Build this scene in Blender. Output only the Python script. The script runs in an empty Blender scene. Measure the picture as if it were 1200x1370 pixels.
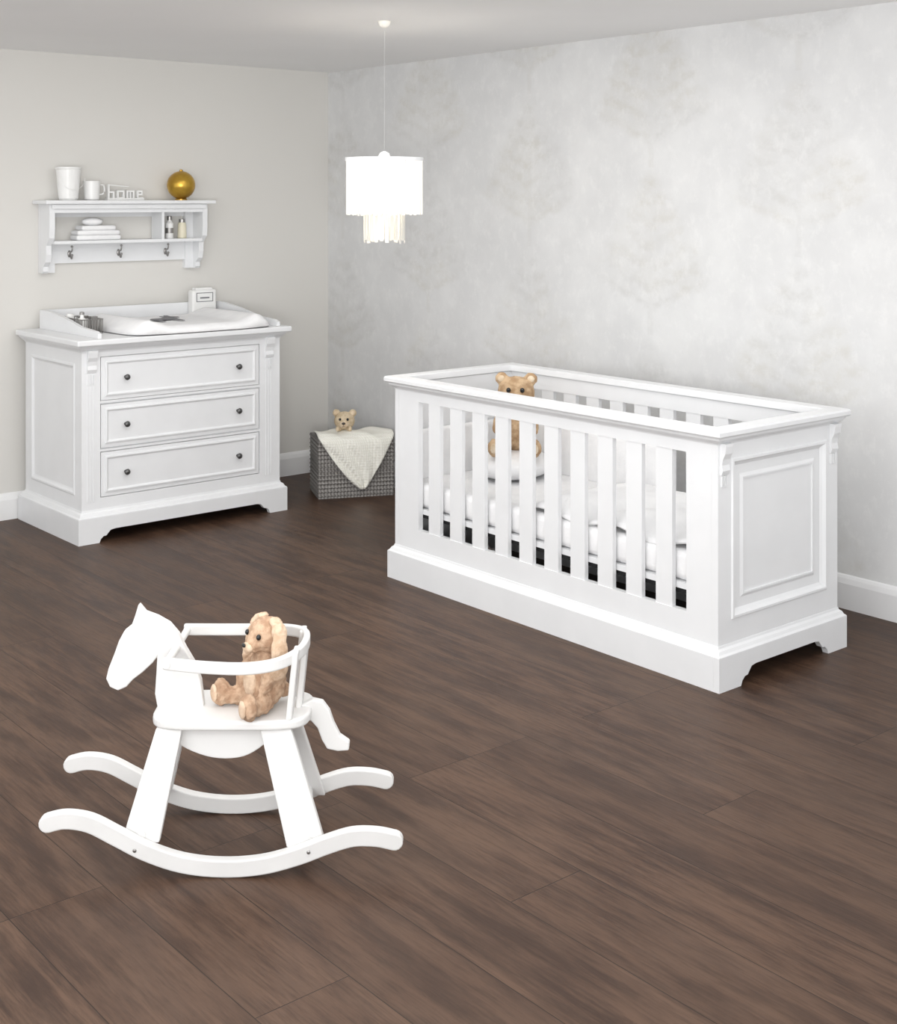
import bpy, bmesh, math, random
from mathutils import Vector, Matrix
random.seed(4)
sc = bpy.context.scene
try:
    sc.view_settings.view_transform = 'Standard'
    sc.view_settings.look = 'None'
except Exception: pass

CAMH = 1.7; F = 1801.0; HOR = 266.0
WX, WY, CZ = 4.86, 6.98, 2.494
ANG = math.radians(-39.96)

# ------------------------------------------------------------ materials
class NT:
    def __init__(s, mat):
        s.t = mat.node_tree; s.n = s.t.nodes; s.l = s.t.links
    def node(s, typ, **kw):
        n = s.n.new(typ)
        for k, v in kw.items(): setattr(n, k, v)
        return n
    def put(s, sock, v):
        if isinstance(v, bpy.types.NodeSocket): s.l.new(v, sock)
        else: sock.default_value = v
    def m(s, op, a, b=0.0, c=0.0, clamp=False):
        n = s.node('ShaderNodeMath', operation=op); n.use_clamp = clamp
        s.put(n.inputs[0], a); s.put(n.inputs[1], b); s.put(n.inputs[2], c)
        return n.outputs[0]
    def mix(s, f, a, b, mode='MIX'):
        n = s.node('ShaderNodeMix', data_type='RGBA', blend_type=mode)
        s.put(n.inputs[0], f); s.put(n.inputs[6], a); s.put(n.inputs[7], b)
        return n.outputs[2]
    def smooth(s, v, lo, hi):
        n = s.node('ShaderNodeMapRange', interpolation_type='SMOOTHSTEP')
        s.put(n.inputs[0], v); n.inputs[1].default_value = lo; n.inputs[2].default_value = hi
        return n.outputs[0]
    def noise(s, vec, scale, detail=3, rough=.5):
        n = s.node('ShaderNodeTexNoise'); s.put(n.inputs['Vector'], vec)
        n.inputs['Scale'].default_value = scale; n.inputs['Detail'].default_value = detail
        n.inputs['Roughness'].default_value = rough
        return n.outputs[0]
    def comb(s, x, y, z=0.0):
        n = s.node('ShaderNodeCombineXYZ'); s.put(n.inputs[0], x); s.put(n.inputs[1], y); s.put(n.inputs[2], z)
        return n.outputs[0]

def new_mat(name, col, rough=.5, metal=0, **kw):
    m = bpy.data.materials.new(name); m.use_nodes = True
    b = m.node_tree.nodes['Principled BSDF']
    b.inputs['Base Color'].default_value = (*col, 1)
    b.inputs['Roughness'].default_value = rough
    b.inputs['Metallic'].default_value = metal
    for k, v in kw.items(): b.inputs[k].default_value = v
    return m

def noisy(name, c1, c2, scale, rough=.6, bump=0.0, bscale=None, **kw):
    m = new_mat(name, c1, rough, **kw); t = NT(m); b = t.n['Principled BSDF']
    co = t.node('ShaderNodeTexCoord').outputs['Object']
    f = t.noise(co, scale, 4)
    f2 = t.smooth(f, .35, .65)
    t.l.new(t.mix(f2, (*c1, 1), (*c2, 1)), b.inputs['Base Color'])
    if bump:
        bn = t.node('ShaderNodeBump'); bn.inputs['Strength'].default_value = bump
        bn.inputs['Distance'].default_value = .004
        t.l.new(t.noise(co, bscale or scale, 4, .7), bn.inputs['Height'])
        t.l.new(bn.outputs[0], b.inputs['Normal'])
    return m

WHITE = noisy('white_lacquer', (.78, .788, .80), (.76, .768, .78), 6, .42)
HORSEW = noisy('white_painted_wood', (.70, .695, .685), (.66, .655, .645), 5, .45)
TRIM = noisy('white_trim_paint', (.80, .80, .80), (.77, .77, .775), 3, .5)
FABW = noisy('white_cotton', (.86, .86, .865), (.80, .80, .81), 9, .9, .3, 60)
PORC = noisy('white_porcelain', (.82, .82, .81), (.78, .78, .77), 8, .3)
KNOB = new_mat('dark_pewter', (.12, .12, .12), .35, .8)
STEEL = new_mat('brushed_steel', (.32, .31, .30), .35, .9)
GREYP = new_mat('grey_print', (.18, .18, .19), .8)
SHADEB = new_mat('painted_shade_black', (.006, .006, .007), .95)  # near-black colour standing in for the shade under the crib
GOLD = noisy('antique_gold', (.55, .34, .05), (.40, .23, .03), 12, .3, metal=.7)
BLACK = new_mat('black_bead', (.01, .01, .01), .15)
PLBROWN = noisy('bunny_plush', (.42, .26, .165), (.60, .42, .29), 55, .95, .9, 220)
PLLIGHT = noisy('light_plush', (.74, .57, .42), (.60, .42, .29), 45, .95, .9, 220)
BEARB = noisy('bear_plush', (.40, .255, .14), (.60, .43, .27), 35, .95, .9, 150)
BEARL = noisy('bear_muzzle_plush', (.74, .62, .47), (.64, .49, .33), 35, .95, .9, 150)
CREAMB = noisy('cream_plush', (.55, .43, .28), (.68, .56, .40), 50, .95, .9, 200)
NOSE = new_mat('nose_thread', (.03, .02, .017), .5)

def wall_plain():
    m = new_mat('wall_warm_grey', (.60, .585, .55), .85); t = NT(m); b = t.n['Principled BSDF']
    co = t.node('ShaderNodeTexCoord').outputs['Object']
    f = t.noise(co, .8, 2)
    t.l.new(t.mix(f, (.685, .672, .64, 1), (.655, .64, .61, 1)), b.inputs['Base Color'])
    bn = t.node('ShaderNodeBump'); bn.inputs['Strength'].default_value = .08
    t.l.new(t.noise(co, 180, 3), bn.inputs['Height']); t.l.new(bn.outputs[0], b.inputs['Normal'])
    return m

def wallpaper():
    m = new_mat('wallpaper_tree_damask', (.7, .7, .68), .7); t = NT(m); b = t.n['Principled BSDF']
    geo = t.node('ShaderNodeNewGeometry').outputs['Position']
    sp = t.node('ShaderNodeSeparateXYZ'); t.l.new(geo, sp.inputs[0])
    Y, Z = sp.outputs[1], sp.outputs[2]
    warp = t.m('MULTIPLY', t.m('SUBTRACT', t.noise(geo, 8, 5, .65), .5), .20)
    u = t.m('DIVIDE', t.m('SUBTRACT', Y, .52), .84)
    col = t.m('FLOOR', u)
    odd = t.m('MODULO', col, 2.0)
    w = t.m('ADD', t.m('DIVIDE', t.m('SUBTRACT', Z, .25), .80), t.m('MULTIPLY', odd, .5))
    fu = t.m('ADD', t.m('SUBTRACT', t.m('FRACT', u), .5), t.m('MULTIPLY', warp, .25))
    fw = t.m('FRACT', w)
    a = t.m('ABSOLUTE', fu)
    wid = t.m('MULTIPLY', t.m('POWER', t.m('SUBTRACT', 1.0, fw, clamp=True), .8), .66)
    wid = t.m('MULTIPLY', wid, t.smooth(fw, .08, .38))
    inside = t.smooth(t.m('ADD', t.m('SUBTRACT', wid, a), warp), -.03, .12)
    ph = t.m('ADD', t.m('SUBTRACT', t.m('MULTIPLY', fw, 8.0), t.m('MULTIPLY', a, 3.4)), t.m('MULTIPLY', warp, 6.0))
    br = t.smooth(t.m('SINE', t.m('MULTIPLY', ph, 6.283)), -.8, .9)
    grain = t.smooth(t.noise(t.comb(t.m('MULTIPLY', Y, 16.0), t.m('MULTIPLY', Z, 22.0)), 1.0, 6, .75), .36, .60)
    tex = t.m('MULTIPLY', t.m('ADD', t.m('MULTIPLY', br, .5), .5), t.m('ADD', t.m('MULTIPLY', grain, .65), .35))
    blot = t.smooth(t.noise(geo, 4, 4, .6), .34, .58)
    mask = t.m('MULTIPLY', t.m('MULTIPLY', inside, tex), t.m('ADD', t.m('MULTIPLY', blot, .55), .45), clamp=True)
    trunk = t.m('MULTIPLY', t.m('SUBTRACT', 1.0, t.smooth(a, .008, .03)), t.m('SUBTRACT', 1.0, t.smooth(fw, .5, .8)))
    mask = t.m('MAXIMUM', mask, t.m('MULTIPLY', trunk, .4))
    base = t.mix(t.smooth(t.noise(geo, 3.2, 5, .6), .3, .7), (.635, .637, .64, 1), (.705, .707, .707, 1))
    streak = t.smooth(t.noise(t.comb(t.m('MULTIPLY', Y, 15.0), t.m('MULTIPLY', Z, 11.0)), 1.0, 6, .75), .48, .68)
    cl = t.mix(t.smooth(t.noise(geo, 2.2, 3), .4, .6), (.565, .55, .51, 1), (.55, .547, .54, 1))
    c = t.mix(t.m('MULTIPLY', mask, .60), base, cl)
    c = t.mix(t.m('MULTIPLY', streak, .36), c, (.78, .78, .775, 1))
    t.l.new(c, b.inputs['Base Color'])
    return m

def floor_mat():
    m = new_mat('dark_oak_planks', (.13, .08, .06), .5); t = NT(m); b = t.n['Principled BSDF']
    geo = t.node('ShaderNodeNewGeometry').outputs['Position']
    sp = t.node('ShaderNodeSeparateXYZ'); t.l.new(geo, sp.inputs[0])
    X, Y = sp.outputs[0], sp.outputs[1]
    v = t.comb(t.m('ADD', Y, .7), t.m('SUBTRACT', X, .045))
    br = t.node('ShaderNodeTexBrick'); t.l.new(v, br.inputs['Vector'])
    br.offset = .37; br.offset_frequency = 3
    br.inputs['Scale'].default_value = 1
    br.inputs['Brick Width'].default_value = 1.9; br.inputs['Row Height'].default_value = .24
    br.inputs['Mortar Size'].default_value = .0016; br.inputs['Mortar Smooth'].default_value = .3
    br.inputs['Color1'].default_value = (0, 0, 0, 1); br.inputs['Color2'].default_value = (1, 1, 1, 1)
    br.inputs['Mortar'].default_value = (.5, .5, .5, 1)
    rs = t.node('ShaderNodeSeparateXYZ'); t.l.new(br.outputs['Color'], rs.inputs[0]); r = rs.outputs[0]
    gv = t.comb(t.m('MULTIPLY', Y, 2.0), t.m('MULTIPLY', X, 17.0), t.m('MULTIPLY', r, 17.0))
    g1 = t.noise(gv, 1.0, 9, .70)
    gv2 = t.comb(t.m('MULTIPLY', Y, 9.0), t.m('MULTIPLY', X, 130.0), t.m('MULTIPLY', r, 9.0))
    g2 = t.noise(gv2, 1.0, 4, .65)
    blo = t.noise(t.comb(t.m('MULTIPLY', Y, 2.2), t.m('MULTIPLY', X, 4.5), r), 1.0, 7, .62)
    c = t.mix(t.smooth(g1, .37, .63), (.040, .0205, .0130, 1), (.108, .062, .040, 1))
    c = t.mix(t.m('MULTIPLY', t.smooth(blo, .42, .70), .5), c, (.130, .079, .053, 1))
    c = t.mix(t.m('MULTIPLY', r, .38), c, (.052, .028, .018, 1))
    c = t.mix(t.m('MULTIPLY', t.smooth(g2, .46, .66), .42), c, (.033, .0175, .011, 1))
    c = t.mix(t.m('MULTIPLY', br.outputs['Fac'], .8), c, (.014, .008, .005, 1))
    t.l.new(c, b.inputs['Base Color'])
    t.l.new(t.m('ADD', t.m('MULTIPLY', g1, .2), .34), b.inputs['Roughness'])
    b.inputs['Specular IOR Level'].default_value = .22
    bn = t.node('ShaderNodeBump'); bn.inputs['Strength'].default_value = .25; bn.inputs['Distance'].default_value = .002
    t.l.new(t.m('SUBTRACT', g2, br.outputs['Fac']), bn.inputs['Height']); t.l.new(bn.outputs[0], b.inputs['Normal'])
    return m

def knit_mat(name, c1, c2, sx, sz, strength=.8):
    m = new_mat(name, c1, .95); t = NT(m); b = t.n['Principled BSDF']
    co = t.node('ShaderNodeTexCoord').outputs['Object']
    sp = t.node('ShaderNodeSeparateXYZ'); t.l.new(co, sp.inputs[0])
    s1 = t.m('SINE', t.m('MULTIPLY', t.m('ADD', sp.outputs[0], sp.outputs[1]), sx))
    s2 = t.m('SINE', t.m('MULTIPLY', sp.outputs[2], sz))
    h = t.m('ADD', t.m('MULTIPLY', t.m('ADD', s1, t.m('MULTIPLY', s2, .6)), .3), .5, clamp=True)
    h = t.m('MULTIPLY', h, t.m('ADD', t.noise(co, 60, 2), .5), clamp=True)
    t.l.new(t.mix(h, (*c1, 1), (*c2, 1)), b.inputs['Base Color'])
    bn = t.node('ShaderNodeBump'); bn.inputs['Strength'].default_value = strength; bn.inputs['Distance'].default_value = .006
    t.l.new(h, bn.inputs['Height']); t.l.new(bn.outputs[0], b.inputs['Normal'])
    return m

# ------------------------------------------------------------ geometry helpers
def empty(name, loc=(0, 0, 0), rotz=0.0):
    e = bpy.data.objects.new(name, None); sc.collection.objects.link(e)
    e.location = loc; e.rotation_euler = (0, 0, rotz); e.empty_display_size = .1
    return e

def finish(name, bm, mat, parent=None, smooth=False, bevel=0.0, seg=2, mods=()):
    bmesh.ops.recalc_face_normals(bm, faces=bm.faces)
    me = bpy.data.meshes.new(name); bm.to_mesh(me); bm.free()
    if smooth:
        for p in me.polygons: p.use_smooth = True
    ob = bpy.data.objects.new(name, me); sc.collection.objects.link(ob)
    me.materials.append(mat)
    if parent: ob.parent = parent
    if bevel:
        b = ob.modifiers.new('bevel', 'BEVEL'); b.width = bevel; b.segments = seg
        b.limit_method = 'ANGLE'; b.angle_limit = math.radians(40); b.harden_normals = False
    return ob

def box(bm, x0, x1, y0, y1, z0, z1):
    v = [bm.verts.new(p) for p in ((x0,y0,z0),(x1,y0,z0),(x1,y1,z0),(x0,y1,z0),(x0,y0,z1),(x1,y0,z1),(x1,y1,z1),(x0,y1,z1))]
    for f in ((0,3,2,1),(4,5,6,7),(0,1,5,4),(1,2,6,5),(2,3,7,6),(3,0,4,7)): bm.faces.new([v[i] for i in f])

def hexa(bm, bot, top):
    v = [bm.verts.new(p) for p in list(bot) + list(top)]
    for f in ((0,3,2,1),(4,5,6,7),(0,1,5,4),(1,2,6,5),(2,3,7,6),(3,0,4,7)): bm.faces.new([v[i] for i in f])

def prism(bm, pts, axis, a0, a1):
    def mk(p, a):
        if axis == 'x': return (a, p[0], p[1])
        if axis == 'y': return (p[0], a, p[1])
        return (p[0], p[1], a)
    A = [bm.verts.new(mk(p, a0)) for p in pts]; B = [bm.verts.new(mk(p, a1)) for p in pts]
    bm.faces.new(A); bm.faces.new(B[::-1]); n = len(pts)
    for i in range(n): bm.faces.new([A[i], A[(i+1) % n], B[(i+1) % n], B[i]])

def ring(bm, a0, a1, b0, b1, prof, f=lambda a, b, c: (a, b, c)):
    loops = []
    for off, c in prof:
        loops.append([bm.verts.new(f(a, b, c)) for a, b in ((a0-off,b0-off),(a1+off,b0-off),(a1+off,b1+off),(a0-off,b1+off))])
    n = len(prof)
    for i in range(n):
        P, Q = loops[i], loops[(i+1) % n]
        for k in range(4): bm.faces.new([P[k], P[(k+1) % 4], Q[(k+1) % 4], Q[k]])

def lathe(bm, prof, cx=0, cy=0, seg=32, cap=True):
    loops = []
    for r, z in prof:
        loops.append([bm.verts.new((cx+r*math.cos(2*math.pi*k/seg), cy+r*math.sin(2*math.pi*k/seg), z)) for k in range(seg)])
    for i in range(len(prof)-1):
        for k in range(seg): bm.faces.new([loops[i][k], loops[i][(k+1)%seg], loops[i+1][(k+1)%seg], loops[i+1][k]])
    if cap: bm.faces.new(loops[0][::-1]); bm.faces.new(loops[-1])

def ellip(bm, c, r, rot=(0,0,0), sub=3):
    M = Matrix.Translation(c) @ Matrix.Rotation(rot[2],4,'Z') @ Matrix.Rotation(rot[1],4,'Y') @ Matrix.Rotation(rot[0],4,'X') @ Matrix.Diagonal((*r,1))
    bmesh.ops.create_icosphere(bm, subdivisions=sub, radius=1, matrix=M)

def tube(bm, pts, rad, seg=8):
    pts = [Vector(p) for p in pts]; loops = []
    for i, p in enumerate(pts):
        d = (pts[min(i+1,len(pts)-1)] - pts[max(i-1,0)]).normalized()
        up = Vector((0,0,1)) if abs(d.z) < .9 else Vector((1,0,0))
        s = d.cross(up).normalized(); u = s.cross(d)
        loops.append([bm.verts.new(p + s*rad*math.cos(2*math.pi*k/seg) + u*rad*math.sin(2*math.pi*k/seg)) for k in range(seg)])
    for i in range(len(pts)-1):
        for k in range(seg): bm.faces.new([loops[i][k], loops[i][(k+1)%seg], loops[i+1][(k+1)%seg], loops[i+1][k]])
    bm.faces.new(loops[0][::-1]); bm.faces.new(loops[-1])

def cr(pts, n=8):
    P = [Vector(p) for p in pts]; out = []
    for i in range(len(P)-1):
        p0 = P[max(i-1,0)]; p1 = P[i]; p2 = P[i+1]; p3 = P[min(i+2,len(P)-1)]
        for k in range(n):
            t = k/n
            out.append(.5*((2*p1)+(p2-p0)*t+(2*p0-5*p1+4*p2-p3)*t*t+(3*p1-p0-3*p2+p3)*t**3))
    out.append(P[-1]); return out

def flatbar(bm, path, hw, hh):
    pts = [Vector(p) for p in path]; loops = []
    for i, p in enumerate(pts):
        d = (pts[min(i+1,len(pts)-1)] - pts[max(i-1,0)]); d.z = 0; d.normalize()
        s = Vector((-d.y, d.x, 0))
        loops.append([bm.verts.new(q) for q in (p+s*hw+Vector((0,0,hh)), p-s*hw+Vector((0,0,hh)), p-s*hw-Vector((0,0,hh)), p+s*hw-Vector((0,0,hh)))])
    for i in range(len(pts)-1):
        for k in range(4): bm.faces.new([loops[i][k], loops[i][(k+1)%4], loops[i+1][(k+1)%4], loops[i+1][k]])
    bm.faces.new(loops[0][::-1]); bm.faces.new(loops[-1])

# ------------------------------------------------------------ room
X0, Y0 = -1.2, -0.8
def slab(name, b, mat):
    bm = bmesh.new(); box(bm, *b); return finish(name, bm, mat)
slab('floor', (X0, WX+.1, Y0, WY+.1, -.08, 0), floor_mat())
slab('wall_left', (X0, WX, WY, WY+.1, 0, CZ), wall_plain())
slab('wall_right', (WX, WX+.1, Y0, WY+.1, 0, CZ), wallpaper())
slab('ceiling', (X0, WX+.1, Y0, WY+.1, CZ, CZ+.08), noisy('ceiling_paint', (.88, .88, .88), (.865, .865, .865), 1.5, .9))
bbp = [(0, 0), (.018, 0), (.018, .105), (.012, .125), (.006, .135), (0, .14)]
bm = bmesh.new(); prism(bm, [(WY-d, z) for d, z in bbp], 'x', X0, WX); finish('baseboard_left', bm, TRIM)
bm = bmesh.new(); prism(bm, [(WX-d, z) for d, z in bbp], 'y', Y0, WY-.018); finish('baseboard_right', bm, TRIM)

def bracket(L, f, H, h):
    p = [(0,0),(f,0),(f+.008,.018),(f+.022,.03),(f+.038,.032),(f+.046,.042),(f+.06,h-.004),(f+.085,h)]
    return p + [(L-a, b) for a, b in p[::-1]] + [(L, H), (0, H)]

# ------------------------------------------------------------ crib
cr_ = empty('crib', (3.68, 2.945, 0))
D, L = .76, 1.875
bm = bmesh.new()
box(bm, 0, .025, .0255, L-.0255, 0, .118); box(bm, D-.025, D, .0255, L-.0255, 0, .118)
prism(bm, bracket(D, .12, .118, .062), 'y', 0.0, .025)
prism(bm, bracket(D, .12, .118, .062), 'y', L-.025, L)
finish('plinth', bm, WHITE, cr_)
bm = bmesh.new()
ring(bm, .025, D-.025, .025, L-.025, [(-.02,.112),(.0245,.112),(.0245,.120),(.017,.126),(.012,.136),(.004,.142),(.002,.150),(-.02,.150)])
finish('plinth_moulding', bm, WHITE, cr_)
def slat_side(name, x0, x1):
    bm = bmesh.new()
    g0, sp, hw = .205-.005, .1449, .034
    zb, zt = .240, .805
    ya, yb = .0535, L-.0535
    box(bm, x0, x1, ya, yb, .1185, zb)
    box(bm, x0, x1, ya, yb, zt, .872)
    box(bm, x0, x1, ya, g0-hw, zb, zt)
    box(bm, x0, x1, g0+10*sp+hw, yb, zb, zt)
    for i in range(10):
        box(bm, x0+.003, x1-.003, g0+i*sp+hw, g0+(i+1)*sp-hw, zb-.002, zt+.002)
    return finish(name, bm, WHITE, cr_)
slat_side('front_slats', .0252, .0502); slat_side('back_slats', D-.0502, D-.0252)
def end_panel(name, y, sgn):
    bm = bmesh.new()
    ya, yb = sorted((y+sgn*.012, y+sgn*.026))
    box(bm, .06, D-.06, ya, yb, .13, .865)
    ya, yb = sorted((y, y+sgn*.028))
    box(bm, .025, .10, ya, yb, .1185, .872); box(bm, D-.10, D-.025, ya, yb, .1185, .872)
    box(bm, .10, D-.10, ya, yb, .1185, .235); box(bm, .10, D-.10, ya, yb, .79, .872)
    ring(bm, .12, D-.12, .255, .77, [(.024, y-sgn*.001),(.020, y-sgn*.006),(.012, y-sgn*.006),(.004, y+sgn*.004),(-.006, y+sgn*.0115),(.018,y+sgn*.0118)], lambda a,b,c:(a,c,b))
    ring(bm, .17, D-.17, .305, .72, [(.012, y+sgn*.0125),(.0, y+sgn*.006),(-.006,y+sgn*.006),(-.006,y+sgn*.0125)], lambda a,b,c:(a,c,b))
    finish(name, bm, WHITE, cr_)
end_panel('end_panel_near', .025, 1); end_panel('end_panel_far', L-.025, -1)
def corbel(bm, xa, xb, y, zt, s=1.0):
    p = [(.002,0),(-.006*s,.0),(-.012*s,.015),(-.008*s,.035),(-.012*s,.055),(-.022*s,.075),(-.026*s,.10),(-.026*s,.11),(.002,.11)]
    prism(bm, [(y+a, zt-.11+b) for a, b in p], 'x', xa, xb)
bm = bmesh.new()
for xa, xb in ((.036,.076),(D-.076,D-.036)):
    corbel(bm, xa, xb, .025, .852)
    for k in range(3): box(bm, xa+.004+k*.012, xa+.012+k*.012, .020, .026, .70, .738)
finish('end_corbels', bm, WHITE, cr_)
bm = bmesh.new()
ring(bm, .025, D-.025, .025, L-.025, [(-.02,.846),(.001,.846),(.004,.852),(.012,.858),(.020,.866),(.022,.8755),(-.02,.8755)])
finish('crown_moulding', bm, WHITE, cr_)
bm = bmesh.new()
ring(bm, .0, D, .0, L, [(-.062,.876),(.006,.876),(.012,.882),(.012,.896),(.007,.903),(-.060,.903),(-.062,.901)])
finish('top_rail', bm, WHITE, cr_)
bm = bmesh.new(); box(bm, .053, D-.053, .056, L-.056, .306, .328)
finish('bed_base', bm, WHITE, cr_)
bm = bmesh.new(); box(bm, .056, D-.056, .06, L-.06, .290, .305)  # black sheets added below and behind so the underbed gaps look shaded
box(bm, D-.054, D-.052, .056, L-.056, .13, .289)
finish('underbed_shade_sheets', bm, SHADEB, cr_)
bm = bmesh.new(); box(bm, .058, D-.058, .06, L-.06, .329, .44)
finish('mattress', bm, FABW, cr_, bevel=.03, seg=5, smooth=True)
def heightcloth(name, x0, x1, y0, y1, nx, ny, zf, mat, par, th=.012):
    bm = bmesh.new(); g = []
    for i in range(nx+1):
        g.append([bm.verts.new((x0+(x1-x0)*i/nx, y0+(y1-y0)*j/ny, zf(i/nx, j/ny))) for j in range(ny+1)])
    for i in range(nx):
        for j in range(ny): bm.faces.new([g[i][j], g[i+1][j], g[i+1][j+1], g[i][j+1]])
    o = finish(name, bm, mat, par, smooth=True)
    s = o.modifiers.new('solid', 'SOLIDIFY'); s.thickness = th; s.offset = 1
    return o
heightcloth('duvet', .07, D-.07, .08, 1.05, 24, 40,
    lambda a, b: .442+.05*min(1, 6*min(a, 1-a, b, 1-b)+.1)+.010*math.sin(9*a+5*b*3)+.008*math.sin(17*b+4*a), FABW, cr_, .01)
bm = bmesh.new()
box(bm, D-.095, D-.056, .80, L-.06, .43, .66); box(bm, .06, D-.10, L-.10, L-.06, .43, .66)
finish('bumper', bm, FABW, cr_, bevel=.018, seg=4, smooth=True)
bm = bmesh.new(); ellip(bm, (.46, 1.54, .500), (.20, .17, .065), (0,0,.2), 4)
finish('cushion', bm, FABW, cr_, smooth=True)

# ------------------------------------------------------------ dresser
dr = empty('changing_dresser', (2.84, 6.205, 0))
W, DD = 1.21, .745
DB = DD-.03
bm = bmesh.new()
prism(bm, bracket(W, .11, .125, .06), 'y', 0, .025)
box(bm, 0, .025, .0255, DD, 0, .125); box(bm, W-.025, W, .0255, DD, 0, .125); box(bm, .0255, W-.0255, DD-.02, DD, .03, .124)
finish('plinth', bm, WHITE, dr)
bm = bmesh.new()
ring(bm, .03, W-.03, .03, DB, [(-.03,.118),(.0285,.118),(.0285,.128),(.020,.134),(.014,.146),(.004,.152),(.002,.16),(-.03,.16)])
finish('plinth_moulding', bm, WHITE, dr)
bm = bmesh.new()
box(bm, .037, W-.037, .046, DB-.002, .12, .965)
box(bm, .03, .128, .03, .06, .119, .9655); box(bm, 1.052, W-.03, .03, .06, .119, .9655)
for a, b in ((.119,.215),(.443,.455),(.683,.695),(.916,.9655)): box(bm, .1282, 1.0518, .0302, .058, a, b)
for xs, s in ((.03, 1), (W-.03, -1)):
    xa, xb = sorted((xs, xs+s*.012))
    box(bm, xa, xb, .0605, .11, .119, .9655); box(bm, xa, xb, DB-.08, DB, .119, .9655)
    box(bm, xa, xb, .11, DB-.08, .119, .23); box(bm, xa, xb, .11, DB-.08, .88, .9655)
    ring(bm, .13, DB-.10, .25, .86, [(.024,xs-s*.001),(.018,xs-s*.005),(.010,xs-s*.005),(.002,xs+s*.003),(-.006,xs+s*.0065),(.018,xs+s*.0065)], lambda a,b,c:(c,a,b))
finish('carcass', bm, WHITE, dr)
for k, zc in enumerate((.805, .569, .329)):
    h = .107 if k < 2 else .110
    bm = bmesh.new()
    box(bm, .133, 1.047, .032, .0455, zc-h, zc+h)
    ring(bm, .165, 1.015, zc-h+.03, zc+h-.03, [(.012,.0335),(.010,.026),(.003,.024),(-.004,.028),(-.006,.0335)], lambda a,b,c:(a,c,b))
    finish('drawer_%d' % (k+1), bm, WHITE, dr)
    bm = bmesh.new()
    for xk in (.265, .915):
        M = Matrix.Translation((xk, .033, zc)) @ Matrix.Rotation(math.radians(90), 4, 'X')
        b2 = bmesh.new(); lathe(b2, [(.008,0),(.006,.012),(.012,.018),(.0155,.024),(.0125,.031),(.004,.034)], seg=20); bmesh.ops.transform(b2, matrix=M, verts=b2.verts)
        tm = bpy.data.meshes.new('t'); b2.to_mesh(tm); b2.free(); bm.from_mesh(tm); bpy.data.meshes.remove(tm)
    finish('knobs_%d' % (k+1), bm, KNOB, dr, smooth=True)
bm = bmesh.new()
for xa in (.055, 1.085):
    corbel(bm, xa, xa+.05, .03, .95)
    for k in range(3): box(bm, xa+.005+k*.016, xa+.013+k*.016, .024, .032, .78, .83)
    for k in range(3): box(bm, xa+.005+k*.016, xa+.011+k*.016, .027, .032, .20, .77)
finish('corbels', bm, WHITE, dr)
bm = bmesh.new()
ring(bm, .03, W-.03, .03, DB, [(-.02,.94),(.002,.94),(.006,.948),(.016,.956),(.026,.968),(.028,.9755),(-.02,.9755)])
box(bm, .052, W-.052, .052, DB-.022, .966, .9755)
finish('crown_moulding', bm, WHITE, dr)
bm = bmesh.new(); box(bm, -.015, W+.015, -.025, DD, .976, 1.006)
finish('top_plate', bm, WHITE, dr, bevel=.007, seg=3)
bm = bmesh.new()
sp_ = [(0.02,1.0065),(.6995,1.0065),(.6995,1.105),(.60,1.105),(.42,1.085),(.22,1.05),(.05,1.04),(.02,1.03)]
prism(bm, sp_, 'x', .11, .13); prism(bm, sp_, 'x', 1.155, 1.175)
box(bm, .11, 1.175, .70, .72, 1.0065, 1.105)
finish('changing_tray', bm, WHITE, dr)

pad = empty('changing_pad', (3.40, 6.53, 1.007))
def padz(a, b):
    e = min(a, 1-a)*.72; f = min(b, 1-b)
    edge = math.sqrt(max(0, min(1, min(e/.05, f/.08))))
    side = max(0, 1-abs(f-.12)/.14)
    return .006+.035*edge+.035*side*edge
bm = bmesh.new(); nx, ny = 40, 40; g = []; px0, px1, py0, py1 = -.28, .575, -.355, .30
for i in range(nx+1):
    g.append([])
    for j in range(ny+1):
        a, b = i/nx, j/ny
        x = px0+(px1-px0)*a; y = py0+(py1-py0)*b
        cxm = (px0+px1)/2; cym = (py0+py1)/2
        k = 1-.10*(abs(2*a-1)**4)*(abs(2*b-1)**4)
        g[i].append(bm.verts.new((cxm+(x-cxm)*k, cym+(y-cym)*k, padz(b, a))))
for i in range(nx):
    for j in range(ny): bm.faces.new([g[i][j], g[i+1][j], g[i+1][j+1], g[i][j+1]])
o = finish('cushion', bm, FABW, pad, smooth=True)
s = o.modifiers.new('solid', 'SOLIDIFY'); s.thickness = .006; s.offset = -1
bm = bmesh.new()
elk = [(-.06,0),(-.05,0),(-.045,.05),(.02,.05),(.025,0),(.035,0),(.04,.07),(.06,.10),(.085,.095),(.09,.11),(.07,.13),(.08,.16),(.065,.165),(.055,.135),(.035,.15),(.03,.12),(.015,.09),(-.05,.09),(-.07,.07)]
prism(bm, [(x*1.3+.08, y*1.9-.14) for x, y in elk], 'z', .046, .049)
finish('elk_print', bm, GREYP, pad)

it = empty('wipes_box', (3.90, 6.868, 1.007), 0)
bm = bmesh.new(); box(bm, -.078, .078, -.03, .03, 0, .17); finish('case', bm, PORC, it, bevel=.012, seg=3)
bm = bmesh.new(); box(bm, -.055, .055, -.024, .024, .168, .182); finish('lid', bm, PORC, it, bevel=.006)
bm = bmesh.new(); ring(bm, -.05, .05, .105, .15, [(0,-.0315),(.004,-.0315),(.004,-.0295),(0,-.0295)], lambda a,b,c:(a,c,b)); box(bm,-.03,.03,-.0315,-.0295,.12,.128); finish('label', bm, GREYP, it)

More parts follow.
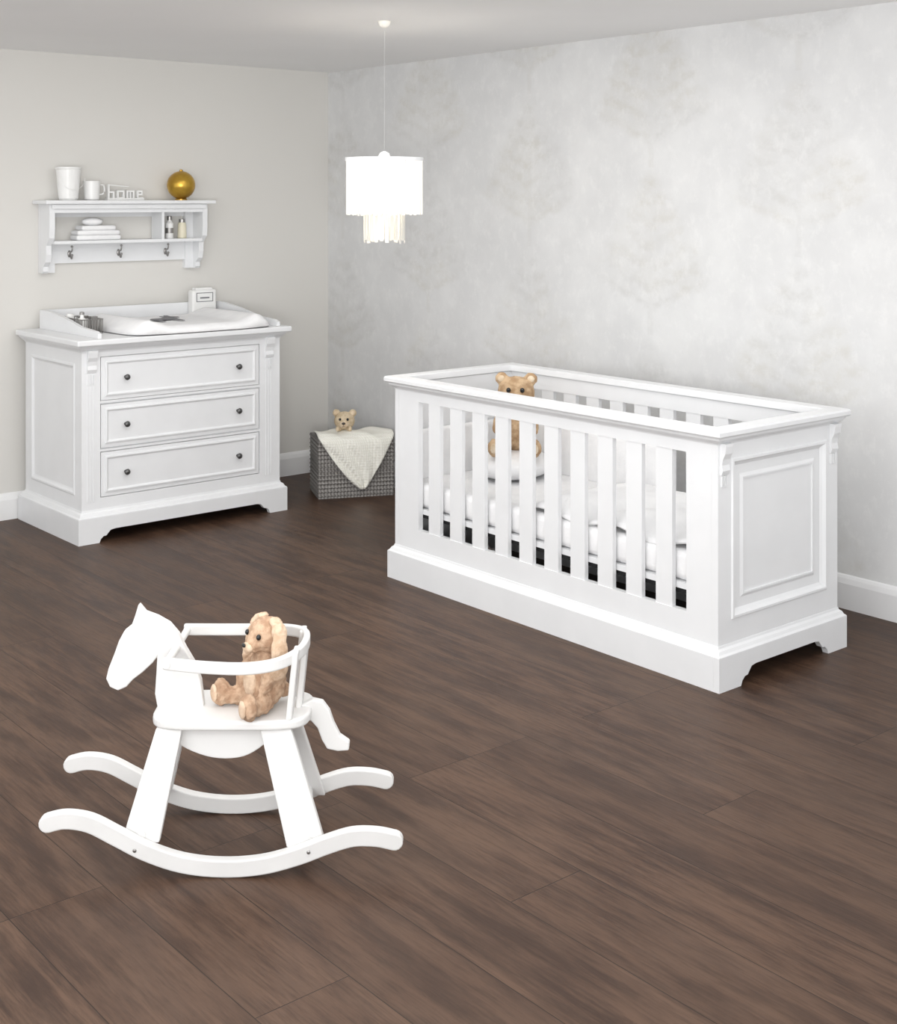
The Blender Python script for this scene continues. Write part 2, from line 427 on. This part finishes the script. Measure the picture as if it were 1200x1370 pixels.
bt = empty('nursery_caddy', (3.04, 6.60, 1.007), 0)
bm = bmesh.new()
for z in (.004, .07): ring(bm, -.056, .056, -.12, .12, [(0,z),(.004,z),(.004,z+.005),(0,z+.005)])
for k in range(9):
    x = -.056+.014*k
    for y in (-.122, .122): box(bm, x-.002, x+.002, y-.002, y+.002, 0, .074)
for k in range(14):
    y = -.12+.0185*k
    for x in (-.058, .058): box(bm, x-.002, x+.002, y-.002, y+.002, 0, .074)
finish('wire_basket', bm, STEEL, bt)
bm = bmesh.new(); box(bm, -.054, .054, -.118, .118, 0, .004)
lathe(bm, [(.022,.003),(.023,.07),(.010,.08),(.010,.095)], -.028, -.06, 20); lathe(bm, [(.026,.003),(.026,.065),(.02,.07)], .02, .03, 20)
lathe(bm, [(.022,.003),(.022,.08),(.015,.09)], -.03, .08, 20)
finish('jars', bm, PORC, bt)
bm = bmesh.new(); lathe(bm, [(.012,.095),(.012,.108),(.006,.11)], -.028, -.06, 16); lathe(bm, [(.027,.068),(.027,.082)], .02, .03, 20); box(bm, .01,.045,-.09,-.06,.003,.085)
finish('jar_lids', bm, STEEL, bt)

# ------------------------------------------------------------ wall shelf
sh = empty('wall_shelf', (2.93, WY-.001, 1.30))
bm = bmesh.new()
box(bm, 0, 1.02, -.185, 0, .372, .392)
finish('top_board', bm, WHITE, sh, bevel=.004)
bm = bmesh.new()
box(bm, .045, .975, -.160, -.146, .345, .3715)
finish('cornice', bm, WHITE, sh, bevel=.004)
bm = bmesh.new()
sd = [(0,0),(-.05,0),(-.06,.01),(-.06,.035),(-.09,.06),(-.10,.10),(-.10,.15),(-.14,.19),(-.145,.24),(-.145,.3715),(0,.3715)]
for xa in (.035, .955): prism(bm, sd, 'x', xa, xa+.03)
for xa in (.0652, .905): box(bm, xa, xa+.0498, -.03, 0, 0, .371)
box(bm, .0652, .9548, -.14, 0, .158, .174)
box(bm, .0652, .9548, -.144, -.125, .325, .371)
box(bm, .1152, .9048, -.022, 0, .05, .1578)
box(bm, .70, .716, -.135, -.011, .1742, .3248)
box(bm, .1152, .9048, -.010, 0, .30, .370)
finish('frame', bm, WHITE, sh)
bm = bmesh.new()
for x in (.20, .49, .78):
    tube(bm, cr([(x,-.022,.115),(x,-.05,.112),(x,-.060,.125),(x,-.058,.138)],4), .004)
    tube(bm, cr([(x,-.03,.10),(x,-.045,.080),(x,-.055,.075),(x,-.060,.09)],4), .0045)
    ellip(bm, (x,-.024,.10), (.010,.006,.020), sub=2); ellip(bm, (x,-.058,.14), (.007,.007,.007), sub=2); ellip(bm, (x,-.060,.093), (.007,.007,.007), sub=2)
finish('hooks', bm, STEEL, sh, smooth=True)

def onshelf(name, x, y=-.09): return empty(name, (2.93+x, WY+y, 1.6925))
e = onshelf('white_bucket', .165)
bm = bmesh.new(); lathe(bm, [(.045,0),(.052,.01),(.066,.165),(.070,.17),(.070,.178),(.062,.178),(.046,.012)]); finish('vessel', bm, PORC, e, smooth=False)
bm = bmesh.new(); tube(bm, [(.066*math.cos(t), -.065, .12+.066*math.sin(t)) for t in [math.pi+i*math.pi/12 for i in range(13)]], .0012, 6)
finish('handle', bm, PORC, e)
e = onshelf('ceramic_cup', .30)
bm = bmesh.new(); lathe(bm, [(.032,0),(.040,.006),(.046,.10),(.047,.105),(.042,.105),(.034,.01)]); finish('cup_body', bm, PORC, e)
bm = bmesh.new(); tube(bm, cr([(.044,0,.085),(.07,0,.08),(.072,0,.04),(.042,0,.03)],5), .005); finish('cup_handle', bm, PORC, e, smooth=True)
e = onshelf('word_ornament', .50, -.08)
bm = bmesh.new()
box(bm, -.11, .11, -.02, .02, 0, .012)
def stroke(bm, pts, w=.009, y0=-.012, y1=.012):
    for i, (a, b) in enumerate(zip(pts[:-1], pts[1:])):
        a = Vector(a); b = Vector(b); d = (b-a).normalized(); n = Vector((-d.y, d.x))*w/2; a2 = a-d*w/3; b2 = b+d*w/3
        k = .0004*i
        prism(bm, [tuple(a2+n), tuple(b2+n), tuple(b2-n), tuple(a2-n)], 'y', y0+k, y1-k)
stroke(bm, [(-.10,.012),(-.10,.085)]); stroke(bm, [(-.10,.045),(-.07,.045),(-.07,.012)], y0=-.0115)
stroke(bm, [(-.045,.012),(-.045,.05),(-.01,.05),(-.01,.012),(-.045,.012)])
stroke(bm, [(.012,.012),(.012,.05),(.03,.05),(.03,.012)]); stroke(bm, [(.03,.05),(.05,.05),(.05,.012)], y0=-.0115)
stroke(bm, [(.075,.012),(.075,.05),(.10,.05),(.10,.032),(.075,.032)]); stroke(bm, [(.075,.012),(.105,.012)], y0=-.0105)
stroke(bm, [(-.10,.085),(.02,.075)], .005, y0=-.0105)
finish('letters', bm, PORC, e)
e = onshelf('gold_globe', .845, -.092)
bm = bmesh.new(); bmesh.ops.create_uvsphere(bm, u_segments=40, v_segments=24, radius=.080, matrix=Matrix.Translation((0,0,.086))); finish('ball', bm, GOLD, e, smooth=True)
bm = bmesh.new(); lathe(bm, [(.035,0),(.035,.006),(.02,.012),(.018,.014)]); lathe(bm, [(.010,.163),(.010,.172),(.004,.176)], seg=16); finish('stand_and_cap', bm, GOLD, e)
def oninner(name, x, y=-.075): return empty(name, (2.93+x, WY+y, 1.4745))
e = oninner('folded_towels', .33)
for k, (w, h) in enumerate(((.13,.028),(.125,.026),(.10,.026))):
    bm = bmesh.new(); z = sum((.028,.026,.026)[:k]); box(bm, -w, w, -.05, .05, z, z+h); finish('towel_%d'%(k+1), bm, FABW, e, bevel=.012, seg=4)
bm = bmesh.new(); ellip(bm, (-.02,0,.10), (.06,.04,.022)); finish('sock_pair', bm, FABW, e, smooth=True)
e = oninner('lotion_bottle', .78)
bm = bmesh.new(); lathe(bm, [(.020,0),(.022,.005),(.022,.085),(.012,.098),(.012,.104)], seg=24); finish('bottle', bm, PORC, e)
bm = bmesh.new(); lathe(bm, [(.014,.104),(.014,.125),(.010,.128)], seg=20); lathe(bm, [(.0225,.03),(.0225,.06)], seg=24, cap=False); finish('cap_and_band', bm, STEEL, e)
e = oninner('cream_bottle', .86)
bm = bmesh.new(); lathe(bm, [(.024,0),(.026,.005),(.024,.075),(.020,.09)], seg=24); finish('bottle', bm, noisy('cream_glaze', (.75,.70,.55),(.7,.66,.5),10,.4), e)
bm = bmesh.new(); lathe(bm, [(.018,.09),(.018,.108),(.012,.11)], seg=20); finish('cap', bm, STEEL, e)

# ------------------------------------------------------------ pendant
pl = empty('pendant_lamp', (3.64, 4.79, 1.50))
def emis(name, s):
    em = new_mat(name, (.72,.70,.65), .5)
    b = em.node_tree.nodes['Principled BSDF']
    b.inputs['Emission Color'].default_value = (1,.95,.85,1); b.inputs['Emission Strength'].default_value = s
    return em
em = emis('lit_glass_strips', .40); em2 = emis('lit_glass_lower', .05)
def strips(bm, r, n, z0, z1, w, jit=.008):
    for k in range(n):
        t = 2*math.pi*k/n; c, s_ = math.cos(t), math.sin(t)
        zz = z0+random.uniform(0, jit)
        tw = random.uniform(-.35,.35)
        tx, ty = (-s_*math.cos(tw)+c*math.sin(tw))*w/2, (c*math.cos(tw)+s_*math.sin(tw))*w/2
        rr = r+random.uniform(-.002,.002)
        hexa(bm, [(rr*c-tx,rr*s_-ty,zz),((rr+.002)*c-tx,(rr+.002)*s_-ty,zz),((rr+.002)*c+tx,(rr+.002)*s_+ty,zz),(rr*c+tx,rr*s_+ty,zz)],
             [(rr*c-tx,rr*s_-ty,z1),((rr+.002)*c-tx,(rr+.002)*s_-ty,z1),((rr+.002)*c+tx,(rr+.002)*s_+ty,z1),(rr*c+tx,rr*s_+ty,z1)])
bm = bmesh.new(); strips(bm, .168, 48, .128, .375, .0185); strips(bm, .14, 40, .125, .36, .016); finish('upper_strips', bm, em, pl)
bm = bmesh.new(); strips(bm, .088, 24, .0, .36, .017, .02); strips(bm, .06, 18, .01, .36, .014); finish('lower_strips', bm, em2, pl)
bm = bmesh.new()
lathe(bm, [(.172,.368),(.175,.368),(.175,.384),(.172,.384)], seg=48, cap=False)
for k in range(4):
    t = k*math.pi/4; c, s_ = math.cos(t), math.sin(t); tube(bm, [(-.17*c,-.17*s_,.376),(.17*c,.17*s_,.376)], .003, 6)
lathe(bm, [(.02,.37),(.03,.385),(.02,.405),(.006,.412)], seg=20)
finish('ring_frame', bm, WHITE, pl)
bm = bmesh.new(); tube(bm, [(0,0,.40),(0,0,.97)], .0003, 6); finish('cord', bm, new_mat('clear_grey_cord', (.6,.6,.6), .5), pl)
bm = bmesh.new(); lathe(bm, [(.012,.965),(.022,.972),(.028,.985),(.028,.993)], seg=28); finish('ceiling_canopy', bm, emis('canopy_glow', .25), pl, smooth=True)  # canopy is no lamp; weak emission added to make it a bright spot
lt = bpy.data.lights.new('pendant_bulb', 'POINT'); lt.energy = 5; lt.shadow_soft_size = .05; lt.color = (1,.93,.82)
lo = bpy.data.objects.new('bulb', lt); sc.collection.objects.link(lo); lo.parent = pl
lo.location = (0, 0, .22)

# ------------------------------------------------------------ plush helpers
def plush(name, par, blobs, mat, vox, fluff=.003):
    bm = bmesh.new()
    for bl in blobs: ellip(bm, bl[0], bl[1], bl[2] if len(bl) > 2 else (0,0,0), 3)
    o = finish(name, bm, mat, par, smooth=True)
    r = o.modifiers.new('remesh', 'REMESH'); r.mode = 'VOXEL'; r.voxel_size = vox; r.use_smooth_shade = True
    sm = o.modifiers.new('smooth', 'SMOOTH'); sm.iterations = 3; sm.factor = .5
    tx = bpy.data.textures.new(name+'_tex', 'CLOUDS'); tx.noise_scale = vox*2.5
    d = o.modifiers.new('fluff', 'DISPLACE'); d.texture = tx; d.strength = fluff; d.mid_level = .5; d.texture_coords = 'LOCAL'
    return o

def teddy(par, s, mb, ml, hk=1.0, hz=0.0):
    """seated teddy facing -y, body height s; hk scales the head, hz lowers it"""
    S = lambda *v: tuple(q*s for q in v)
    def Hd(c): return ((c[0])*hk*s, (-.01+(c[1]+.01)*hk)*s, (.71-hz+(c[2]-.71)*hk)*s)
    def Hr(r): return tuple(q*hk*s for q in r)
    bl = [(S(0,.02,.28), S(.19,.16,.27)), (S(0,0,.50-hz*.5), S(.13,.11,.12)), (Hd((0,-.01,.71)), Hr((.19,.165,.17))),
          (Hd((-.15,.0,.85)), Hr((.07,.04,.07))), (Hd((.15,.0,.85)), Hr((.07,.04,.07))),
          (S(-.20,-.08,.38), S(.065,.075,.17), (math.radians(-35),math.radians(14),0)), (S(.20,-.08,.38), S(.065,.075,.17), (math.radians(-35),math.radians(-14),0)),
          (S(-.17,-.20,.09), S(.085,.20,.085), (0,0,math.radians(-18))), (S(.17,-.20,.09), S(.085,.20,.085), (0,0,math.radians(18))),
          (S(-.235,-.37,.12), S(.08,.05,.11)), (S(.235,-.37,.12), S(.08,.05,.11))]
    plush('body', par, bl, mb, s*.020, s*.022)
    plush('muzzle', par, [(Hd((0,-.155,.66)), Hr((.085,.075,.065))), (Hd((-.15,-.035,.85)), Hr((.042,.012,.042))), (Hd((.15,-.035,.85)), Hr((.042,.012,.042))),
                          (S(-.235,-.415,.12), S(.05,.012,.07)), (S(.235,-.415,.12), S(.05,.012,.07))], ml, s*.012, s*.006)
    bm = bmesh.new()
    for sx in (-1, 1): ellip(bm, Hd((sx*.07,-.165,.755)), Hr((.024,.014,.026)), sub=2)
    finish('eyes', bm, BLACK, par, smooth=True)
    bm = bmesh.new(); ellip(bm, Hd((0,-.228,.69)), Hr((.034,.014,.024)), sub=2)
    tube(bm, [Hd((0,-.233,.675)), Hd((0,-.228,.64))], s*.005, 6); tube(bm, cr([Hd((-.03,-.218,.63)), Hd((0,-.228,.64)), Hd((.03,-.218,.63))],3), s*.005, 6)
    finish('nose', bm, NOSE, par, smooth=True)

tb = empty('teddy_bear', (4.15, 4.475, .550), math.radians(-46)); teddy(tb, .385, BEARB, BEARL, 1.15)

# ------------------------------------------------------------ toy basket, blanket, lamb
ba = math.radians(-24.2)
bk = empty('storage_basket', (4.325, 6.305, 0), ba)
BL, BD, BH = .435, .27, .335
km = knit_mat('grey_knit', (.10,.092,.085), (.36,.345,.33), 330, 300)
bm = bmesh.new()
ring(bm, 0, BL, 0, BD, [(0,0),(0,BH-.02),(.004,BH-.01),(0,BH),(-.018,BH),(-.018,.012),(-.018,0)])
box(bm, .01, BL-.01, .01, BD-.01, .001, .012)
finish('woven_body', bm, km, bk)
bm = bmesh.new(); box(bm, .02, BL-.02, .02, BD-.02, .012, BH-.012); finish('stored_linens', bm, FABW, bk, bevel=.02, seg=3)
bm = bmesh.new()
for z in [i*.0235+.015 for i in range(14)]: ring(bm, 0, BL, 0, BD, [(0,z-.006),(.005,z),(0,z+.006),(-.004,z)])
finish('knit_ribs', bm, km, bk)
bl_ = empty('knitted_blanket', (4.325, 6.305, 0), ba)
cm = knit_mat('cream_knit', (.77,.755,.68), (.89,.88,.82), 420, 420, .5)
bm = bmesh.new(); g = []; NX, NT_ = 36, 40
for j in range(NT_+1):
    t = -.295+(.295+.20)*j/NT_
    if t < 0: hw = .012+.207*(1+t/.295)**.8; cx = .218-.10*t*(-t/.295)
    else: hw = .219; cx = .218
    row = []
    for i in range(NX+1):
        q = -1+2*i/NX; x = cx+hw*q
        rp = .006*math.sin(9*q+3*t*10)*(1 if t < 0 else .6)
        if t < 0:
            y = -.018-.010*min(1,-t/.05)+rp; z = BH+.012+t
            if t > -.02: y = -.018+.008*(t+.02)/.02+rp*.5
        else:
            y = t*.9; z = BH+.010+.008*math.sin(7*q+t*20)+.012*math.sin(min(1,t/.05)*1.57)
        row.append(bm.verts.new((x, y, z)))
    g.append(row)
for j in range(NT_):
    for i in range(NX): bm.faces.new([g[j][i], g[j][i+1], g[j+1][i+1], g[j+1][i]])
o = finish('cloth', bm, cm, bl_, smooth=True)
s = o.modifiers.new('solid', 'SOLIDIFY'); s.thickness = .008; s.offset = 0
M = Matrix.Rotation(ba, 4, 'Z') @ Vector((.175, .130, 0))
t2 = empty('plush_lamb', (4.325+M.x, 6.305+M.y, BH+.026), math.radians(-40)); teddy(t2, .15, CREAMB, BEARL, 2.1, .33)

# ------------------------------------------------------------ rocking horse
R = Vector((math.cos(ANG), math.sin(ANG), 0)); Fv = Vector((-math.sin(ANG), math.cos(ANG), 0))
ho = R*(-.59) + Fv*3.555
TH = ANG
hs = empty('rocking_horse', (ho.x, ho.y, 0), TH)
cl = [(-.435,.134),(-.39,.143),(-.33,.134),(-.265,.102),(-.19,.064),(-.10,.034),(0,.0225),(.10,.029),(.19,.052),(.265,.080),(.33,.099),(.39,.099),(.435,.090)]
def ribbon(pts, h, n=5):
    P = cr(pts, n); Lp, Rp = [], []
    for i, p in enumerate(P):
        d = (P[min(i+1,len(P)-1)]-P[max(i-1,0)]).normalized(); nn = Vector((-d.y, d.x))
        Lp.append(tuple(p+nn*h)); Rp.append(tuple(p-nn*h))
    d = (P[-1]-P[-2]).normalized(); nn = Vector((-d.y, d.x)); cap = [tuple(P[-1]+nn*h*math.cos(a)+d*h*math.sin(a)) for a in [math.pi*k/8 for k in range(1,8)]]
    d0 = (P[0]-P[1]).normalized(); n0 = Vector((-d0.y, d0.x)); cap0 = [tuple(P[0]+n0*h*math.cos(a)+d0*h*math.sin(a)) for a in [math.pi*k/8 for k in range(1,8)]]
    return Lp + cap + Rp[::-1] + cap0
for nm, yy, ox in (('rocker_near', -.175, .020), ('rocker_far', .175, -.018)):
    bm = bmesh.new(); prism(bm, [(a*1.0+ox, b) for a, b in ribbon(cl, .0215)], 'y', yy-.014, yy+.014); finish(nm, bm, HORSEW, hs, bevel=.004, seg=3)
def leg(bm, xb, xt, wb, wt, yb, yt, zb, zt, th=.022):
    hexa(bm, [(xb-wb,yb-th/2,zb),(xb+wb,yb-th/2,zb),(xb+wb,yb+th/2,zb),(xb-wb,yb+th/2,zb)],
         [(xt-wt,yt-th/2,zt),(xt+wt,yt-th/2,zt),(xt+wt,yt+th/2,zt),(xt-wt,yt+th/2,zt)])
bm = bmesh.new()
for s in (-1, 1):
    o1 = .0 if s < 0 else -.03
    leg(bm, -.188+o1, -.128+o1*.3, .048, .034, s*.149, s*.085, .075, .3385)
    leg(bm, .232+o1, .145+o1*.3, .050, .040, s*.149, s*.085, .062, .3385)
finish('legs', bm, HORSEW, hs, bevel=.004, seg=3)
bm = bmesh.new()
tube(bm, [(-.185,-.16,.095),(-.215,.16,.095)], .011, 14); tube(bm, [(.235,-.16,.080),(.205,.16,.080)], .011, 14)
finish('stretchers', bm, HORSEW, hs, smooth=False)
bm = bmesh.new()
bp = [(-.14,.3375)]+[tuple(v) for v in cr([(-.138,.33),(-.10,.285),(-.02,.255),(.06,.258),(.12,.295),(.15,.3375)],5)]
for s in (-1, 1): prism(bm, bp, 'y', s*.066-.009, s*.066+.009)
finish('belly_boards', bm, HORSEW, hs, bevel=.003)
bm = bmesh.new(); sp2 = []
for k in range(48):
    t = 2*math.pi*k/48; c, s_ = math.cos(t), math.sin(t)
    sp2.append((.025+.205*math.copysign(abs(c)**.45, c), .115*math.copysign(abs(s_)**.45, s_)))
prism(bm, sp2, 'z', .338, .364); finish('seat', bm, HORSEW, hs, bevel=.008, seg=4)
def hp(px, py, d=3.56): return ((px-600)*d/F+.59, CAMH-(py-HOR)*d/F)
head = [(187,806),(196,817),(212,823),(228,832),(240,846),(250,866),(262,886),(270,908),(275,948),(214,952),(209,925),(211,895),(212,876),(206,884),(192,897),(180,906),(171,916),(160,921),(149,916),(144,905),(147,892),(155,872),(161,855),(168,842),(178,834),(183,820)]
bm = bmesh.new(); prism(bm, [hp(*p) for p in head], 'y', -.014, .014); finish('head_and_neck', bm, HORSEW, hs, bevel=.004, seg=3)
tail = [(392,953),(402,942),(418,934),(432,937),(441,949),(447,966),(455,982),(468,991),(467,1002),(452,1003),(438,1000),(431,988),(425,972),(416,962),(404,966),(392,975)]
bm = bmesh.new(); prism(bm, [hp(a, b, 3.555) for a, b in tail], 'y', -.012, .012); finish('tail', bm, HORSEW, hs, bevel=.004, seg=3)
path = cr([(-.135,-.135,.520),(-.04,-.140,.512),(.07,-.140,.508),(.15,-.125,.514),(.20,-.075,.524),(.215,0,.530),(.20,.075,.528),(.15,.125,.522),(.07,.140,.518),(-.04,.140,.518),(-.135,.135,.520)], 8)
bm = bmesh.new(); flatbar(bm, path, .009, .015); finish('hoop_rail', bm, HORSEW, hs, bevel=.005, seg=3)
bm = bmesh.new(); tube(bm, [(-.125,-.148,.520),(-.125,.148,.520)], .010, 16); finish('hand_bar', bm, HORSEW, hs)
bm = bmesh.new()
for y in (-.082, 0, .082):
    x = .200 if y else .216
    hexa(bm, [(x-.028,y-.022,.362),(x-.012,y-.022,.362),(x-.012,y+.022,.362),(x-.028,y+.022,.362)],
             [(x-.010,y-.026,.540),(x+.006,y-.026,.540),(x+.006,y+.026,.540),(x-.010,y+.026,.540)])
finish('back_slats', bm, HORSEW, hs, bevel=.004, seg=3)
bm = bmesh.new()
for x, z in ((-.195,.070),(.240,.066)): ellip(bm, (x,-.190,z), (.005,.002,.005), sub=2)
finish('screws', bm, STEEL, hs, smooth=True)

# plush bunny on the seat (local front = -x)
bu = empty('plush_bunny', tuple(Vector((ho.x, ho.y, 0)) + Matrix.Rotation(TH, 3, 'Z') @ Vector((.108, -.005, .366))), TH + math.radians(38))
r = math.radians
blobs = [((0,0,.060),(.054,.052,.064)), ((0,0,.112),(.040,.044,.035)), ((.004,.0,.184),(.050,.050,.048)), ((-.034,.0,.168),(.024,.028,.022)),
         ((-.020,-.052,.088),(.020,.018,.046),(0,r(35),0)), ((-.028,.050,.088),(.020,.018,.046),(0,r(35),0)),
         ((-.045,-.050,.024),(.055,.025,.024),(0,0,r(22))), ((-.050,.048,.024),(.055,.025,.024),(0,0,r(-28))),
         ((-.092,-.072,.034),(.022,.027,.036)), ((-.092,.074,.034),(.022,.027,.036)), ((.055,0,.03),(.02,.02,.02))]
plush('body', bu, blobs, PLBROWN, .005, .011)
EARM = noisy('bunny_ear_plush', (.58,.40,.27), (.74,.56,.41), 55, .95, .9, 220)
ears = []
for s in (-1, 1):
    ears += [((.010,s*.036,.222),(.018,.022,.011),(s*r(-30),0,0)), ((.008,s*.056,.202),(.022,.014,.028),(s*r(20),0,0)),
             ((.002,s*.067,.158),(.025,.012,.045),(s*r(6),0,0)), ((-.002,s*.069,.116),(.029,.013,.034))]
plush('ears', bu, ears, EARM, .004, .005)
plush('pads', bu, [((-.053,.0,.162),(.013,.020,.015)), ((-.112,-.074,.034),(.006,.017,.025)), ((-.112,.076,.034),(.006,.017,.025)), ((-.046,0,.07),(.014,.028,.04))], PLLIGHT, .0035, .002)
bm = bmesh.new()
for s in (-1, 1): ellip(bm, (-.038, s*.029, .192), (.007,.006,.008), sub=2)
ellip(bm, (-.066,.0,.170), (.004,.008,.006), sub=2)
finish('eyes_nose', bm, BLACK, bu, smooth=True)

# ------------------------------------------------------------ lighting
w = bpy.data.worlds.new('world'); sc.world = w; w.use_nodes = True
bg = w.node_tree.nodes['Background']; bg.inputs[0].default_value = (.97,.985,1,1); bg.inputs[1].default_value = 1.45
def area(name, loc, target, sx, sy, e, col=(1,1,1), spread=180):
    l = bpy.data.lights.new(name, 'AREA'); l.shape = 'RECTANGLE'; l.size = sx; l.size_y = sy; l.energy = e; l.color = col
    l.spread = math.radians(spread)
    o = bpy.data.objects.new(name, l); sc.collection.objects.link(o); o.location = loc
    o.rotation_euler = (Vector(target)-Vector(loc)).to_track_quat('-Z', 'Y').to_euler()
area('overhead_fill', (2.3, 3.6, 2.45), (2.3, 3.6, 0), 3.2, 4.2, 72, (1,.99,.97))  # added fill above the frame, lights floor and furniture tops
area('side_fill', (-.9, 2.2, 1.7), (4.2, 4.6, .8), 2.2, 1.8, 32, (1,1,1))  # added fill from outside the frame; there is no window here
area('ceiling_fill', (-.5, -.6, 1.4), (1.6, 2.7, 3.9), 1.4, 1.0, 100, (1,.995,.98), 115)  # added fill behind the camera to brighten ceiling and upper walls

# ------------------------------------------------------------ camera
cd = bpy.data.cameras.new('camera'); co = bpy.data.objects.new('camera', cd); sc.collection.objects.link(co)
co.location = (0, 0, CAMH); co.rotation_euler = (math.radians(90), 0, ANG)
cd.sensor_fit = 'HORIZONTAL'; cd.sensor_width = 36; cd.lens = 36*F/1200
cd.shift_x = 0; cd.shift_y = -(685-HOR)/1200
cd.clip_start = .05
sc.camera = co
